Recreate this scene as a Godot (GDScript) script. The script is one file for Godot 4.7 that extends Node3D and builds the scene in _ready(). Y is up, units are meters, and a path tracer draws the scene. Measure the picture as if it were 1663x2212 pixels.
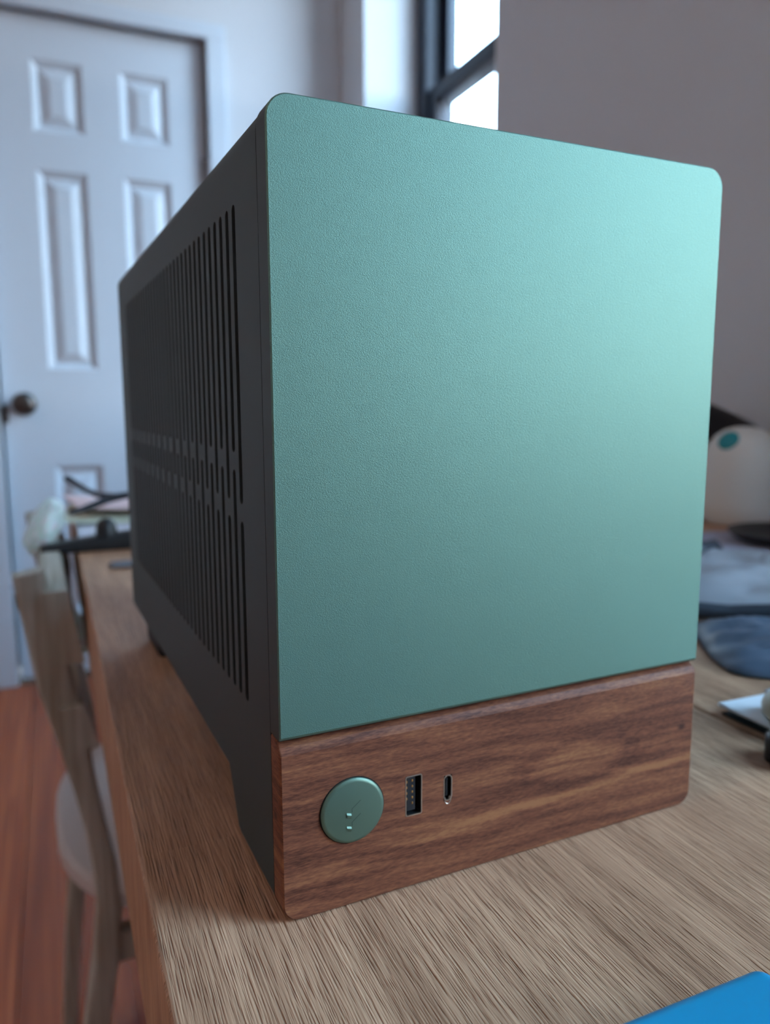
extends Node3D
# Metres; floor at y = 0, table top at y = T. The room is square to the axes; the case stands on the table turned by CASE_TURN.

const T := 0.745
const CASE_TURN := 2.0
const WALL_X := 0.925      # right wall, inner face
const BACK_Z := -2.43      # back wall, inner face
const LEFT_X := -3.3
const FRONT_Z := 2.7
const CEIL := 2.95

# ------------------------------------------------------------------ mesh helper
class MB:
	var v := PackedVector3Array()
	var n := PackedVector3Array()
	var u := PackedVector2Array()
	func tri(a: Vector3, b: Vector3, c: Vector3, na: Vector3, nb: Vector3, nc: Vector3, ua: Vector2, ub: Vector2, uc: Vector2) -> void:
		var g := (b - a).cross(c - a)
		if g.length_squared() < 1e-22:
			return
		v.append(a)
		n.append(na)
		u.append(ua)
		if g.dot(na + nb + nc) > 0.0:
			v.append(c); v.append(b)
			n.append(nc); n.append(nb)
			u.append(uc); u.append(ub)
		else:
			v.append(b); v.append(c)
			n.append(nb); n.append(nc)
			u.append(ub); u.append(uc)
	static func puv(p: Vector3, nn: Vector3) -> Vector2:
		var a := nn.abs()
		if a.y >= a.x and a.y >= a.z:
			return Vector2(p.x, p.z)
		if a.x >= a.z:
			return Vector2(p.z, p.y)
		return Vector2(p.x, p.y)
	func quad(a: Vector3, b: Vector3, c: Vector3, d: Vector3, hint: Vector3) -> void:
		var g := (c - a).cross(d - b).normalized()
		if g.dot(hint) < 0.0:
			g = -g
		tri(a, b, c, g, g, g, puv(a, g), puv(b, g), puv(c, g))
		tri(a, c, d, g, g, g, puv(a, g), puv(c, g), puv(d, g))
	func quadn(a: Vector3, b: Vector3, c: Vector3, d: Vector3, na: Vector3, nb: Vector3, nc: Vector3, nd: Vector3) -> void:
		var m := na + nb + nc + nd
		tri(a, b, c, na, nb, nc, puv(a, m), puv(b, m), puv(c, m))
		tri(a, c, d, na, nc, nd, puv(a, m), puv(c, m), puv(d, m))
	func poly(pts: Array, hint: Vector3) -> void:       # a flat convex polygon
		for i in range(1, pts.size() - 1):
			var g: Vector3 = (pts[i] - pts[0]).cross(pts[i + 1] - pts[0]).normalized()
			if g.dot(hint) < 0.0:
				g = -g
			tri(pts[0], pts[i], pts[i + 1], g, g, g, puv(pts[0], g), puv(pts[i], g), puv(pts[i + 1], g))
	func box(lo: Vector3, hi: Vector3, r := 0.0, k := 2) -> void:   # a box with rounded edges
		if r <= 0.0:
			var c := [lo, hi]
			for ax in 3:
				for s in 2:
					var q := []
					for t in [[0, 0], [1, 0], [1, 1], [0, 1]]:
						var p := Vector3()
						p[ax] = c[s][ax]
						p[(ax + 1) % 3] = c[t[0]][(ax + 1) % 3]
						p[(ax + 2) % 3] = c[t[1]][(ax + 2) % 3]
						q.append(p)
					var h := Vector3()
					h[ax] = 1.0 if s == 1 else -1.0
					quad(q[0], q[1], q[2], q[3], h)
			return
		var il := lo + Vector3.ONE * r
		var ih := hi - Vector3.ONE * r
		for ax in 3:
			var b := (ax + 1) % 3
			var d := (ax + 2) % 3
			for s in 2:
				var sb := _steps(lo[b], hi[b], r, k)
				var sd := _steps(lo[d], hi[d], r, k)
				var P := []
				var N := []
				for i in sb.size():
					for j in sd.size():
						var p := Vector3()
						p[ax] = hi[ax] if s == 1 else lo[ax]
						p[b] = sb[i]
						p[d] = sd[j]
						var q := p.clamp(il, ih)
						var nn := (p - q).normalized()
						P.append(q + nn * r)
						N.append(nn)
				var w := sd.size()
				for i in sb.size() - 1:
					for j in w - 1:
						var o := i * w + j
						quadn(P[o], P[o + w], P[o + w + 1], P[o + 1], N[o], N[o + w], N[o + w + 1], N[o + 1])
	static func _steps(a: float, b: float, r: float, k: int) -> Array:
		var s := []
		for i in k + 1:
			s.append(a + r - r * tan(PI / 4 * (1.0 - float(i) / k)))
		for i in k + 1:
			s.append(b - r + r * tan(PI / 4 * float(i) / k))
		return s
	func loft(rings: Array, cap0 := true, cap1 := true, axis := Vector3.ZERO, crease := 0.75) -> void:   # rings of equal length, closed
		var m: int = rings[0].size()
		var mid := Vector3()
		for r in rings:
			for p in r:
				mid += p
		mid /= float(m * rings.size())
		for k in rings.size() - 1:
			var fn := []
			for i in m:
				var a: Vector3 = rings[k][i]
				var b: Vector3 = rings[k][(i + 1) % m]
				var c: Vector3 = rings[k + 1][(i + 1) % m]
				var d: Vector3 = rings[k + 1][i]
				var g := (c - a).cross(d - b).normalized()
				fn.append(g)
			var cen0 := Vector3()
			for p in rings[k]:
				cen0 += p
			cen0 /= m
			var sgn := 0.0
			for i in m:
				sgn += fn[i].dot((rings[k][i] + rings[k][(i + 1) % m] + rings[k + 1][i] + rings[k + 1][(i + 1) % m]) * 0.25 - (cen0 if axis == Vector3.ZERO else mid)) * (rings[k][i] - rings[k][(i + 1) % m]).length()
			var flip := -1.0 if sgn < 0.0 else 1.0
			for i in m:
				var f0: Vector3 = fn[i] * flip
				var fp: Vector3 = fn[(i + m - 1) % m] * flip
				var fq: Vector3 = fn[(i + 1) % m] * flip
				var na := (f0 + fp).normalized() if f0.dot(fp) > crease else f0
				var nb := (f0 + fq).normalized() if f0.dot(fq) > crease else f0
				quadn(rings[k][i], rings[k][(i + 1) % m], rings[k + 1][(i + 1) % m], rings[k + 1][i], na, nb, nb, na)
		if cap0:
			fan(rings[0], rings[0][0] - rings[1][0])
		if cap1:
			fan(rings[-1], rings[-1][0] - rings[-2][0])
	func fan(ring: Array, hint: Vector3) -> void:
		var c := Vector3()
		for p in ring:
			c += p
		c /= ring.size()
		for i in ring.size():
			var a: Vector3 = ring[i]
			var b: Vector3 = ring[(i + 1) % ring.size()]
			var g := (a - c).cross(b - c).normalized()
			if g.dot(hint) < 0.0:
				g = -g
			tri(c, a, b, g, g, g, puv(c, g), puv(a, g), puv(b, g))
	func grid(P: Array, nu: int, nv: int, wrap_u: bool, outward: Callable) -> void:   # a smooth sheet of nu x nv points
		var N := []
		for i in nu:
			for j in nv:
				var i0 := (i + nu - 1) % nu if wrap_u else maxi(i - 1, 0)
				var i1 := (i + 1) % nu if wrap_u else mini(i + 1, nu - 1)
				var g: Vector3 = (P[i1 * nv + j] - P[i0 * nv + j]).cross(P[i * nv + mini(j + 1, nv - 1)] - P[i * nv + maxi(j - 1, 0)])
				var h: Vector3 = outward.call(P[i * nv + j])
				if g.length_squared() < 1e-20:
					g = h
				g = g.normalized()
				if g.dot(h) < 0.0:
					g = -g
				N.append(g)
		for i in (nu if wrap_u else nu - 1):
			for j in nv - 1:
				var a := i * nv + j
				var b := ((i + 1) % nu) * nv + j
				var uu := [Vector2(float(i) / nu, float(j) / nv), Vector2(float(i + 1) / nu, float(j) / nv), Vector2(float(i + 1) / nu, float(j + 1) / nv), Vector2(float(i) / nu, float(j + 1) / nv)]
				tri(P[a], P[b], P[b + 1], N[a], N[b], N[b + 1], uu[0], uu[1], uu[2])
				tri(P[a], P[b + 1], P[a + 1], N[a], N[b + 1], N[a + 1], uu[0], uu[2], uu[3])
	func lathe(prof: Array, at: Vector3, segs := 32, B := Basis()) -> void:   # prof: Vector2(radius, height) from bottom to top
		var rings := []
		for p in prof:
			var r := []
			for i in segs:
				var a := TAU * i / segs
				r.append(at + B * Vector3(p.x * cos(a), p.y, p.x * sin(a)))
			rings.append(r)
		# smooth normals along the profile where it bends gently
		var pn := []
		for k in prof.size() - 1:
			var t: Vector2 = (prof[k + 1] - prof[k]).normalized()
			pn.append(Vector2(t.y, -t.x))
		for k in prof.size() - 1:
			var n0: Vector2 = pn[k]
			var n1: Vector2 = pn[k]
			if k > 0 and pn[k].dot(pn[k - 1]) > 0.6:
				n0 = (pn[k] + pn[k - 1]).normalized()
			if k < pn.size() - 1 and pn[k].dot(pn[k + 1]) > 0.6:
				n1 = (pn[k] + pn[k + 1]).normalized()
			for i in segs:
				var a := TAU * i / segs
				var b := TAU * (i + 1) / segs
				quadn(rings[k][i], rings[k][(i + 1) % segs], rings[k + 1][(i + 1) % segs], rings[k + 1][i],
					B * Vector3(n0.x * cos(a), n0.y, n0.x * sin(a)), B * Vector3(n0.x * cos(b), n0.y, n0.x * sin(b)),
					B * Vector3(n1.x * cos(b), n1.y, n1.x * sin(b)), B * Vector3(n1.x * cos(a), n1.y, n1.x * sin(a)))
		if prof[0].x > 1e-6:
			fan(rings[0], B * Vector3.DOWN)
		if prof[-1].x > 1e-6:
			fan(rings[-1], B * Vector3.UP)
	func tube(path: Array, radii: Array, segs := 10) -> void:   # a round bar along a path
		var P := []
		var up := Vector3.UP
		var m := path.size()
		for i in m:
			var t: Vector3 = (path[mini(i + 1, m - 1)] - path[maxi(i - 1, 0)]).normalized()
			if absf(t.dot(up)) > 0.95:
				up = Vector3.RIGHT
			var s := t.cross(up).normalized()
			var q := s.cross(t).normalized()
			up = q
			var ring := []
			for k in segs:
				var a := TAU * k / segs
				ring.append(path[i] + (s * cos(a) + q * sin(a)) * radii[mini(i, radii.size() - 1)])
			P.append(ring)
		loft(P, true, true, Vector3.ZERO, 0.3)
	func mesh() -> ArrayMesh:
		var arr := []
		arr.resize(Mesh.ARRAY_MAX)
		arr[Mesh.ARRAY_VERTEX] = v
		arr[Mesh.ARRAY_NORMAL] = n
		arr[Mesh.ARRAY_TEX_UV] = u
		var am := ArrayMesh.new()
		am.add_surface_from_arrays(Mesh.PRIMITIVE_TRIANGLES, arr)
		return am

# ------------------------------------------------------------------ object helpers
var taken := {}

func numbered(called: String) -> String:
	var k: int = taken.get(called, 0)
	taken[called] = k + 1
	return called if k == 0 else "%s_%03d" % [called, k]

func tag(o: Node, label: String, category: String, group := "") -> Node:
	o.set_meta("label", label)
	o.set_meta("category", category)
	if group != "":
		o.set_meta("group", group)
	return o

func thing(called: String, label: String, category: String, at := Vector3.ZERO, turn := 0.0, group := "") -> Node3D:
	var o := Node3D.new()
	o.name = numbered(called)
	o.position = at
	o.rotation_degrees.y = turn
	add_child(o)
	tag(o, label, category, group)
	return o

func put(called: String, m, mat: Material, parent: Node = self, label := "") -> MeshInstance3D:
	var o := MeshInstance3D.new()
	o.name = numbered(called) if parent == self else called
	o.mesh = m.mesh() if m is MB else m
	o.material_override = mat
	o.cast_shadow = GeometryInstance3D.SHADOW_CASTING_SETTING_ON
	parent.add_child(o, true)
	if label != "":
		o.set_meta("label", label)
	return o

func struct(called: String, m, mat: Material, label: String) -> MeshInstance3D:
	var o := put(called, m, mat)
	o.set_meta("kind", "structure")
	o.set_meta("label", label)
	return o

func mat(c: Color, rough := 0.6, metal := 0.0, spec := 0.5) -> StandardMaterial3D:
	var m := StandardMaterial3D.new()
	m.albedo_color = c
	m.roughness = rough
	m.metallic = metal
	m.metallic_specular = spec
	return m

func rgb(r: int, g: int, b: int) -> Color:
	return Color8(r, g, b)

# A rounded rectangle in the plane z, points run counterclockwise; radii for bottom-left, bottom-right, top-right, top-left
func rrect(x0: float, x1: float, y0: float, y1: float, z: float, r: Array, k := 6) -> Array:
	var out := []
	var c := [Vector2(x0, y0), Vector2(x1, y0), Vector2(x1, y1), Vector2(x0, y1)]
	for i in 4:
		var rr: float = maxf(r[i], 1e-5)
		var inx := 1.0 if i == 0 or i == 3 else -1.0
		var iny := 1.0 if i < 2 else -1.0
		var cc: Vector2 = c[i] + Vector2(inx, iny) * rr
		for j in k + 1:
			var a := PI + PI / 2 * i + PI / 2 * j / k
			out.append(Vector3(cc.x + rr * cos(a), cc.y + rr * sin(a), z))
	return out

# ------------------------------------------------------------------ textures
func noise_bytes(w: int, h: int, w0: int, h0: int, fu: float, fv: float, sd: int, oct := 3) -> PackedByteArray:
	# seamless noise of w0 x h0 samples stretched to w x h, so that cells are fu samples wide and fv long
	var f := FastNoiseLite.new()
	f.seed = sd
	f.noise_type = FastNoiseLite.TYPE_SIMPLEX_SMOOTH
	f.frequency = 1.0 / fu
	f.fractal_octaves = oct
	var hh := maxi(int(h0 * fu / fv), 4)
	var im := f.get_seamless_image(w0, hh)
	im.resize(w, h, Image.INTERPOLATE_CUBIC)
	im.convert(Image.FORMAT_L8)
	return im.get_data()

func table_textures() -> Array:
	# u runs across the boards (0.2625 m), v along the grain (0.5 m)
	var w := 2048
	var h := 1024
	var a := noise_bytes(w, h, 256, 256, 26.0, 150.0, 11, 3)     # broad bands
	var b := noise_bytes(w, h, 1024, 512, 15.0, 110.0, 12, 3)    # streaks of two to four millimetres
	var c := noise_bytes(w, h, 2048, 1024, 5.5, 80.0, 13, 3)    # fine grain
	var d := noise_bytes(w, h, 2048, 1024, 3.2, 26.0, 14, 2)       # pores
	var col := PackedByteArray()
	col.resize(w * h * 3)
	var hgt := PackedByteArray()
	hgt.resize(w * h)
	var lo := Vector3(134, 96, 72)
	var hi := Vector3(216, 170, 136)
	for i in w * h:
		var f := (a[i] * 0.40 + b[i] * 0.24 + c[i] * 0.42 + d[i] * 0.14) / 255.0
		f = clampf((f - 0.6) * 1.25 + 0.62, 0.0, 1.0)
		var pore := clampf((0.41 - (d[i] * 0.6 + c[i] * 0.4) / 255.0) * 7.0, 0.0, 1.0)
		f *= 1.0 - 0.32 * pore
		var p := lo.lerp(hi, f)
		var warm := (b[(i * 7) % (w * h)] - 128) * 0.0
		col[i * 3] = int(clampf(p.x + warm, 0, 255))
		col[i * 3 + 1] = int(p.y)
		col[i * 3 + 2] = int(p.z)
		hgt[i] = int(clampf(90.0 + c[i] * 0.45 + d[i] * 0.2 - 120.0 * pore, 0, 255))
	return [ImageTexture.create_from_image(Image.create_from_data(w, h, false, Image.FORMAT_RGB8, col)),
		ImageTexture.create_from_image(Image.create_from_data(w, h, false, Image.FORMAT_L8, hgt))]

func walnut_texture() -> ImageTexture:
	# 153 x 53 mm, grain along u
	var w := 1400
	var h := 480
	var f := FastNoiseLite.new()
	f.seed = 5
	f.frequency = 1.0
	f.fractal_octaves = 3
	var g := FastNoiseLite.new()
	g.seed = 9
	g.frequency = 1.0
	g.fractal_octaves = 2
	var fine := noise_bytes(w, h, 1400, 480, 30.0, 3.4, 21, 3)
	var mid := noise_bytes(w, h, 1400, 480, 90.0, 9.0, 22, 3)
	var col := PackedByteArray()
	col.resize(w * h * 3)
	var dark := Vector3(72, 41, 31)
	var base := Vector3(120, 71, 52)
	var light := Vector3(158, 104, 70)
	var i := 0
	for y in h:
		var ym := 53.0 * (1.0 - (y + 0.5) / h)       # millimetres above the table
		for x in w:
			var xm := 153.0 * (x + 0.5) / w
			var wv := ym + 2.2 * g.get_noise_2d(xm * 0.016, ym * 0.05) + 0.05 * xm
			# figure: slow bands that bend round an eye right of the middle
			var e := Vector2((xm - 103.0 - 0.0) / 22.0, (ym - 27.0 + (xm - 103.0) * 0.02) / 6.5)
			var er := e.length()
			wv += 5.0 * exp(-er * er * 0.55) * signf(e.y) * minf(absf(e.y) * 1.4, 1.0)
			var t := 0.5 + 0.42 * f.get_noise_2d(xm * 0.012, wv * 0.22)
			t += (fine[i] / 255.0 - 0.5) * 0.62 + (mid[i] / 255.0 - 0.5) * 0.4
			# the pale sapwood streak low across the strip
			var sy := 15.0 + 0.035 * (xm - 60.0) + 1.6 * g.get_noise_2d(xm * 0.02, 7.0)
			var band := exp(-pow((ym - sy) / 1.7, 2.0)) * smoothstep(22.0, 70.0, xm)
			# the eye itself: paler, with a dark rim
			var eye := smoothstep(1.0, 0.55, er)
			var rim := exp(-pow((er - 1.08 - 0.25 * g.get_noise_2d(xm * 0.12, ym * 0.3)) / 0.16, 2.0)) * 0.2
			var knot := exp(-(pow((xm - 147.5) / 1.3, 2.0) + pow((ym - 30.0) / 1.0, 2.0))) * 0.9
			t += band * 0.55 + eye * 0.22 - rim - knot
			var p: Vector3
			if t < 0.5:
				p = dark.lerp(base, clampf(t * 2.0, 0.0, 1.0))
			else:
				p = base.lerp(light, clampf(t * 2.0 - 1.0, 0.0, 1.0))
			col[i * 3] = int(p.x)
			col[i * 3 + 1] = int(p.y)
			col[i * 3 + 2] = int(p.z)
			i += 1
	return ImageTexture.create_from_image(Image.create_from_data(w, h, false, Image.FORMAT_RGB8, col))

func grain_normals(size: int, sd: int, strength: float) -> ImageTexture:
	# bead-blasted metal: random grains, softened
	var rng := RandomNumberGenerator.new()
	rng.seed = sd
	var h := size / 2
	var b := PackedByteArray()
	b.resize(h * h)
	for i in h * h:
		b[i] = (rng.randi() % 256 + rng.randi() % 256) / 2
	var im := Image.create_from_data(h, h, false, Image.FORMAT_L8, b)
	im.resize(size, size, Image.INTERPOLATE_CUBIC)
	im.convert(Image.FORMAT_RGBA8)
	im.bump_map_to_normal_map(strength)
	return ImageTexture.create_from_image(im)

func ramp_noise(size: int, cell: float, sd: int, stops: Array, stretch := 1.0) -> ImageTexture:
	var f := FastNoiseLite.new()
	f.seed = sd
	f.frequency = 1.0 / cell
	f.fractal_octaves = 4
	var im := f.get_seamless_image(size, maxi(int(size / stretch), 8))
	im.resize(size, size, Image.INTERPOLATE_CUBIC)
	im.convert(Image.FORMAT_L8)
	var b := im.get_data()
	var o := PackedByteArray()
	o.resize(size * size * 3)
	for i in size * size:
		var t := b[i] / 255.0 * (stops.size() - 1)
		var k := mini(int(t), stops.size() - 2)
		var c: Color = stops[k].lerp(stops[k + 1], t - k)
		o[i * 3] = int(c.r * 255)
		o[i * 3 + 1] = int(c.g * 255)
		o[i * 3 + 2] = int(c.b * 255)
	return ImageTexture.create_from_image(Image.create_from_data(size, size, false, Image.FORMAT_RGB8, o))

# ------------------------------------------------------------------ the scene
var case_turn := Basis(Vector3.UP, deg_to_rad(CASE_TURN))

func _ready() -> void:
	camera_and_light()
	room()
	fill_lamp()
	table()
	computer_case()
	chair()
	table_things_behind()
	table_things_right()
	blue_case()

func camera_and_light() -> void:
	var cam := Camera3D.new()
	cam.name = "camera"
	cam.position = case_turn * Vector3(-0.05815, 0.14369, 0.18848) + Vector3(0, T, 0)
	cam.basis = case_turn * Basis.from_euler(Vector3(-0.14108, -0.44388, -0.002785))
	var at := CameraAttributesPhysical.new()
	at.frustum_focal_length = 18.0
	at.frustum_focus_distance = 0.197
	at.frustum_near = 0.01
	at.frustum_far = 100.0
	at.exposure_aperture = 7.4
	cam.attributes = at
	add_child(cam)
	cam.current = true
	var we := WorldEnvironment.new()
	we.name = "environment"
	var e := Environment.new()
	var sky := Sky.new()
	var sm := ProceduralSkyMaterial.new()
	sm.sky_top_color = Color(0.60, 0.83, 1.0)
	sm.sky_horizon_color = Color(0.99, 1.0, 0.99)
	sm.sky_curve = 0.22
	sm.sky_energy_multiplier = 3.7
	sm.ground_bottom_color = Color(0.34, 0.34, 0.33)
	sm.ground_horizon_color = Color(0.55, 0.56, 0.56)
	sm.ground_energy_multiplier = 2.0
	sky.sky_material = sm
	e.background_mode = Environment.BG_SKY
	e.sky = sky
	e.tonemap_mode = Environment.TONE_MAPPER_LINEAR
	e.tonemap_exposure = 1.0
	e.sdfgi_enabled = true
	e.ssao_enabled = true
	e.ssil_enabled = true
	we.environment = e
	add_child(we)

func fill_lamp() -> void:
	# round lamp added as fill light, unseen, over the left half of the room
	var at := Vector3(-1.9, CEIL, 0.2)
	var o := thing("fill_lamp", "added round white ceiling lamp, fill light over the left half of the room", "lamp", at)
	var b := MB.new()
	b.lathe([Vector2(0.0, -0.03), Vector2(0.19, -0.03), Vector2(0.20, -0.02), Vector2(0.20, 0.0)], Vector3.ZERO, 40)
	put("base", b, mat(rgb(230, 228, 224), 0.5), o)
	var g := MB.new()
	g.lathe([Vector2(0.0, -0.075), Vector2(0.08, -0.072), Vector2(0.14, -0.060), Vector2(0.175, -0.031)], Vector3.ZERO, 40)
	var gm := mat(rgb(240, 232, 220), 0.5)
	gm.emission_enabled = true
	gm.emission = Color(1.0, 0.90, 0.84)
	gm.emission_energy_multiplier = 2.0
	put("diffuser", g, gm, o)
	var l := OmniLight3D.new()
	l.name = "fill_lamp_light"
	l.position = at + Vector3(0, -0.26, 0)
	l.light_color = Color(1.0, 0.90, 0.84)
	l.light_energy = 0.45
	l.light_size = 0.15
	l.omni_range = 9.0
	l.omni_attenuation = 2.0
	l.shadow_enabled = true
	add_child(l)

func wall_with_windows(lo_z: float, hi_z: float, wins: Array) -> MB:
	# the right wall as solid blocks round its openings; wins: [z0, z1, y0, y1]
	var m := MB.new()
	var x0 := WALL_X
	var x1 := WALL_X + 0.30
	var z := lo_z
	for w in wins:
		m.box(Vector3(x0, 0, z), Vector3(x1, CEIL, w[0]))
		m.box(Vector3(x0, 0, w[0]), Vector3(x1, w[2], w[1]))
		m.box(Vector3(x0, w[3], w[0]), Vector3(x1, CEIL, w[1]))
		z = w[1]
	m.box(Vector3(x0, 0, z), Vector3(x1, CEIL, hi_z))
	return m

func room() -> void:
	var wallm := mat(rgb(212, 213, 217), 0.9, 0.0, 0.3)
	var white := mat(rgb(206, 214, 224), 0.45)
	var wins := [[-2.215, -1.425, 0.78, 2.86], [0.22, 1.25, 0.78, 2.86]]
	# floor of boards
	var fl := MB.new()
	fl.box(Vector3(LEFT_X - 0.2, -0.12, BACK_Z - 0.2), Vector3(WALL_X + 0.3, -0.020, FRONT_Z + 0.2))
	var floor_o := struct("floor", fl, mat(rgb(60, 34, 24), 0.8), "reddish brown varnished board floor")
	var ftex := ramp_noise(512, 40.0, 31, [rgb(136, 60, 28), rgb(178, 86, 44), rgb(212, 116, 62)], 8.0)
	var fm := []
	for k in 4:
		var m := mat(Color(1, 1, 1).darkened([0.0, 0.1, 0.18, 0.05][k]), 0.38)
		m.albedo_texture = ftex
		m.uv1_scale = Vector3(6.0, 0.8, 1)
		m.uv1_offset = Vector3(0.17 * k, 0.29 * k, 0)
		fm.append(m)
	var pm := MB.new()
	pm.box(Vector3(0.0006, -0.020, BACK_Z), Vector3(0.0824, 0.0, FRONT_Z), 0.0012, 1)
	var pmesh := pm.mesh()
	var rng := RandomNumberGenerator.new()
	rng.seed = 4
	var x := LEFT_X
	while x < WALL_X - 0.01:
		var pl := put("plank", pmesh, fm[rng.randi() % 4], floor_o)
		pl.position.x = x
		x += 0.083
	# walls and ceiling
	var cb := MB.new()
	cb.box(Vector3(LEFT_X - 0.2, CEIL, BACK_Z - 0.2), Vector3(WALL_X + 0.3, CEIL + 0.15, FRONT_Z + 0.2))
	struct("ceiling", cb, mat(rgb(214, 212, 208), 0.9), "plain white ceiling")
	var rw := wall_with_windows(BACK_Z - 0.2, FRONT_Z + 0.2, wins)
	struct("wall_right", rw, wallm, "grey white painted wall with deep window openings")
	var lw := MB.new()
	lw.box(Vector3(LEFT_X - 0.2, 0, BACK_Z - 0.2), Vector3(LEFT_X, CEIL, FRONT_Z + 0.2))
	struct("wall_left", lw, wallm, "plain painted wall on the far left")
	var nw := MB.new()
	nw.box(Vector3(LEFT_X, 0, FRONT_Z), Vector3(WALL_X, CEIL, FRONT_Z + 0.2))
	struct("wall_front", nw, wallm, "plain painted wall behind the camera")
	# back wall with the door opening
	var dl := -0.180
	var dr := 0.461
	var dt := T + 1.272
	var bw := MB.new()
	var bz := BACK_Z - 0.2
	bw.box(Vector3(LEFT_X, 0, bz), Vector3(dl - 0.012, CEIL, BACK_Z))
	bw.box(Vector3(dr + 0.012, 0, bz), Vector3(WALL_X, CEIL, BACK_Z))
	bw.box(Vector3(dl - 0.012, dt + 0.010, bz), Vector3(dr + 0.012, CEIL, BACK_Z))
	bw.box(Vector3(dl - 0.012, 0, bz - 0.06), Vector3(dr + 0.012, dt + 0.010, bz))
	struct("wall_back", bw, wallm, "pale painted back wall round the door")
	# casing
	var cw := 0.056
	var tr := MB.new()
	tr.box(Vector3(dl - 0.012 - cw, 0, BACK_Z), Vector3(dl - 0.008, dt + 0.008 + cw - 0.012, BACK_Z + 0.018), 0.004)
	struct("trim_1", tr, white, "white door casing upright beside the knob")
	var tr2 := MB.new()
	tr2.box(Vector3(dr + 0.008, 0, BACK_Z), Vector3(dr + 0.012 + cw, dt + 0.008 + cw - 0.012, BACK_Z + 0.018), 0.004)
	struct("trim_2", tr2, white, "white door casing upright on the hinge side")
	var tr3 := MB.new()
	tr3.box(Vector3(dl - 0.012 - cw, dt + 0.006, BACK_Z), Vector3(dr + 0.012 + cw, dt + 0.008 + cw - 0.012, BACK_Z + 0.020), 0.004)
	struct("trim_3", tr3, white, "white door casing across the head of the door")
	door(dl, dr, dt, white)
	var bb := MB.new()
	bb.box(Vector3(dr + 0.012 + cw, 0, BACK_Z), Vector3(WALL_X, 0.11, BACK_Z + 0.015), 0.003)
	struct("baseboard_back", bb, white, "white baseboard along the back wall")
	var bb2 := MB.new()
	bb2.box(Vector3(WALL_X - 0.015, 0, BACK_Z), Vector3(WALL_X, 0.11, FRONT_Z), 0.003)
	struct("baseboard_right", bb2, white, "white baseboard along the right wall")
	var bb3 := MB.new()
	bb3.box(Vector3(LEFT_X, 0, BACK_Z), Vector3(dl - 0.012 - cw, 0.11, BACK_Z + 0.015), 0.003)
	struct("baseboard_left", bb3, white, "white baseboard left of the door")
	window("window_1", wins[0], "tall sash window with a dark navy frame in a deep white reveal", 1.11)
	window("window_2", wins[1], "tall sash window with a dark frame beside the table", 1.11)

func door(dl: float, dr: float, dt: float, white: Material) -> void:
	var d := thing("door_1", "white six panel door with raised panels and a dark round knob", "door", Vector3(0, 0, BACK_Z - 0.022))
	d.set_meta("kind", "structure")
	var y0 := 0.012
	var cols := [[-0.043, 0.099], [0.207, 0.350]]
	var rows := [[T - 0.53, T - 0.052], [T + 0.250, T + 0.842], [T + 0.951, T + 1.154]]
	var th := 0.036
	# stiles and rails
	for s in [[dl, cols[0][0]], [cols[0][1], cols[1][0]], [cols[1][1], dr]]:
		var m := MB.new()
		m.box(Vector3(s[0], y0, -th), Vector3(s[1], dt, 0.0))
		put("stile", m, white, d)
	var ys := [[y0, rows[0][0]], [rows[0][1], rows[1][0]], [rows[1][1], rows[2][0]], [rows[2][1], dt]]
	for c in cols:
		for r in ys:
			var m := MB.new()
			m.box(Vector3(c[0], r[0], -th), Vector3(c[1], r[1], 0.0))
			put("rail", m, white, d)
	for c in cols:
		for r in rows:
			var m := MB.new()
			var rings := []
			for q in [[0.0, 0.0], [0.003, -0.003], [0.014, -0.009], [0.017, -0.014], [0.021, -0.014], [0.047, -0.003], [0.049, -0.002]]:
				rings.append([Vector3(c[0] + q[0], r[0] + q[0], q[1]), Vector3(c[1] - q[0], r[0] + q[0], q[1]), Vector3(c[1] - q[0], r[1] - q[0], q[1]), Vector3(c[0] + q[0], r[1] - q[0], q[1])])
			for k in rings.size() - 1:
				for i in 4:
					m.quad(rings[k][i], rings[k][(i + 1) % 4], rings[k + 1][(i + 1) % 4], rings[k + 1][i], Vector3(0, 0, 1))
			m.poly(rings[-1], Vector3(0, 0, 1))
			put("panel", m, white, d)
	# knob: rose, neck, ball
	var kb := MB.new()
	var B := Basis(Vector3.RIGHT, PI / 2)
	kb.lathe([Vector2(0.036, 0.0), Vector2(0.036, 0.004), Vector2(0.031, 0.010), Vector2(0.015, 0.013), Vector2(0.013, 0.024), Vector2(0.014, 0.031), Vector2(0.024, 0.037), Vector2(0.031, 0.048), Vector2(0.032, 0.056), Vector2(0.027, 0.065), Vector2(0.016, 0.070), Vector2(0.0, 0.071)], Vector3(-0.120, T + 0.143, 0.0), 28, B)
	put("door_knob", kb, mat(rgb(92, 84, 80), 0.32, 0.9), d, "dark antique bronze knob")
	var lp := MB.new()
	lp.box(Vector3(dl - 0.002, T + 0.085, -0.02), Vector3(dl + 0.014, T + 0.142, 0.0025), 0.001, 1)
	put("latch_plate", lp, mat(rgb(90, 84, 80), 0.4, 0.9), d)
	for hy in [T + 0.88, T + 0.0, T - 0.62]:
		var hg := MB.new()
		hg.lathe([Vector2(0.0, -0.045), Vector2(0.007, -0.044), Vector2(0.007, 0.044), Vector2(0.0, 0.045)], Vector3(dr + 0.004, hy, 0.006), 12)
		hg.box(Vector3(dr - 0.014, hy - 0.044, 0.0), Vector3(dr + 0.002, hy + 0.044, 0.002))
		put("hinge", hg, mat(rgb(150, 152, 156), 0.4, 0.4), d, "painted butt hinge")

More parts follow.
